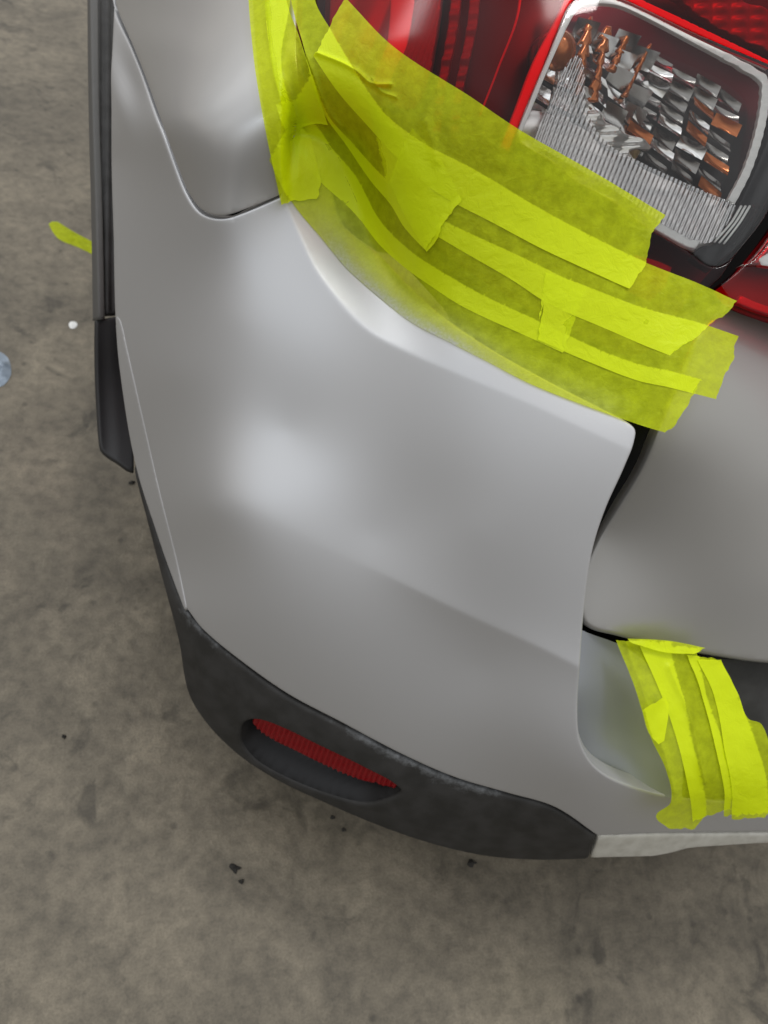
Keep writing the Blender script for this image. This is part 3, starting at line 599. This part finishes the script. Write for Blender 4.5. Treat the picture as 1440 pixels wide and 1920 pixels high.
strip('lime tape strip second from the left over the bumper step',
      [(1196, 1212), (1240, 1310), (1270, 1400), (1292, 1500), (1296, 1536)], [(1300, 1214), (1318, 1300), (1348, 1390), (1366, 1470), (1364, 1510)], 2, 21, srf=drape, gap=.0009, nseed=7, amp=2.5, wr=.0016, fold=[([(1250, 1250), (1290, 1350), (1315, 1460)], .003, 5.)])
strip('lime tape strip in the middle of the bundle over the step, hanging into the gap',
      [(1282, 1228), (1306, 1290), (1330, 1380), (1350, 1470), (1352, 1522)], [(1346, 1236), (1372, 1290), (1402, 1370), (1428, 1450), (1436, 1515)], 4, 22, srf=drape, gap=.0009, nseed=7, amp=2., wr=.002)
strip('broad lime tape strip at the right end of the bundle over the step',
      [(1300, 1236), (1330, 1300), (1350, 1400), (1364, 1470), (1366, 1526)], [(1344, 1236), (1376, 1300), (1395, 1345), (1420, 1356), (1436, 1410), (1444, 1500), (1426, 1524)], 6, 23, srf=drape, gap=.0009, nseed=7, amp=2., wr=.0014)
strip('crumpled lime tape strip stuck crosswise under the tailgate edge, top of the bundle',
      [(1180, 1208), (1240, 1224), (1290, 1226)], [(1170, 1198), (1250, 1202), (1312, 1214)], 8, 24, srf=drape, gap=.0009, nseed=7, amp=2., wr=.003)
strip('tiny pale lime tape tab at the left edge of the step bundle',
      [(1196, 1328), (1210, 1370), (1228, 1390)], [(1236, 1304), (1246, 1320), (1240, 1385)], 8, 25, srf=drape, gap=.0009, nseed=7, amp=1.5, wr=.002, lift=.004)

# ------------------------------------------------------------------ things on the floor
fsurf = Surf([(u, v, .0) for u in (-100, 100, 300, 700) for v in (300, 800, 1400, 1900)], lam=0)
def fat(u, v, z=0.):
    d = ray(u, v); t = (z-CH)/d[2]; return CAM+d*t
def scrap(name, label, cat, pts, m, h, seed, z=.001):
    L = spline(pts, 4, True); rnd = random.Random(seed); c = L.mean(0); bm = bmesh.new(); rings = []
    for k, s in enumerate((1., .8, .55, .25)):
        rings.append([bm.verts.new(tuple(fat(*(c+(p-c)*s))+np.array([0, 0, z+h*(1-s*s)*(.6+.8*noise.noise(Vector((p[0]*.11, p[1]*.11, k+seed))))]))) for p in L])
    top = bm.verts.new(tuple(fat(*c)+np.array([0, 0, z+h])))
    n = len(L)
    for a, b in zip(rings[:-1], rings[1:]):
        for i in range(n): bm.faces.new([a[i], a[(i+1) % n], b[(i+1) % n], b[i]]).smooth = True
    for i in range(n): bm.faces.new([rings[-1][i], rings[-1][(i+1) % n], top]).smooth = True
    me = bpy.data.meshes.new(name); bm.to_mesh(me); bm.free(); return prop(link(name, me, m), label, cat)
scrap('tape_scrap', 'torn scrap of lime tape lying on the floor beside the wheel arch', 'tape scrap', [(91, 420, 1), (98, 416, 1), (108, 416, 1), (140, 436), (190, 462, 1), (190, 486, 1), (150, 466), (112, 450), (98, 434)], tape, .006, 3)
scrap('foil_lump', 'blue grey crumpled lump cut by the left edge of the photo', 'foil lump', [(-60, 640), (0, 660), (16, 674), (21, 700), (12, 718), (0, 726), (-60, 740)], bluegrey, .03, 5)
scrap('paper_bit', 'small white paper bit on the floor left of the mudflap', 'paper bit', [(129, 607), (136, 603), (145, 607), (142, 615), (132, 616)], white_d, .003, 6)
for i, (u, v, r_, lb) in enumerate([(440, 1628, 12, 'black dirt crumb on the floor below the bumper corner'), (884, 1618, 9, 'brown dirt crumb on the floor just under the bumper cladding'), (120, 1382, 6, 'small dark dirt crumb on the floor left of the bumper cladding'),
    (452, 1652, 7, 'smaller black crumb just below the black crumb under the bumper corner'), (624, 1533, 6, 'black crumb on the floor close below the reflector'), (646, 1556, 5, 'tiny crumb below the black crumb near the reflector'),
    (248, 906, 6, 'dark crumb on the floor at the tip of the mudflap')]):
    scrap('dirt_crumb', lb, 'dirt crumb', [(u+r_*math.cos(a_)*q_, v+r_*math.sin(a_)*q_*.8) for a_, q_ in [(k_*.7, random.Random(i*20+k_).uniform(.45, 1.25)) for k_ in range(9)]], brownd, .008, 10+i)
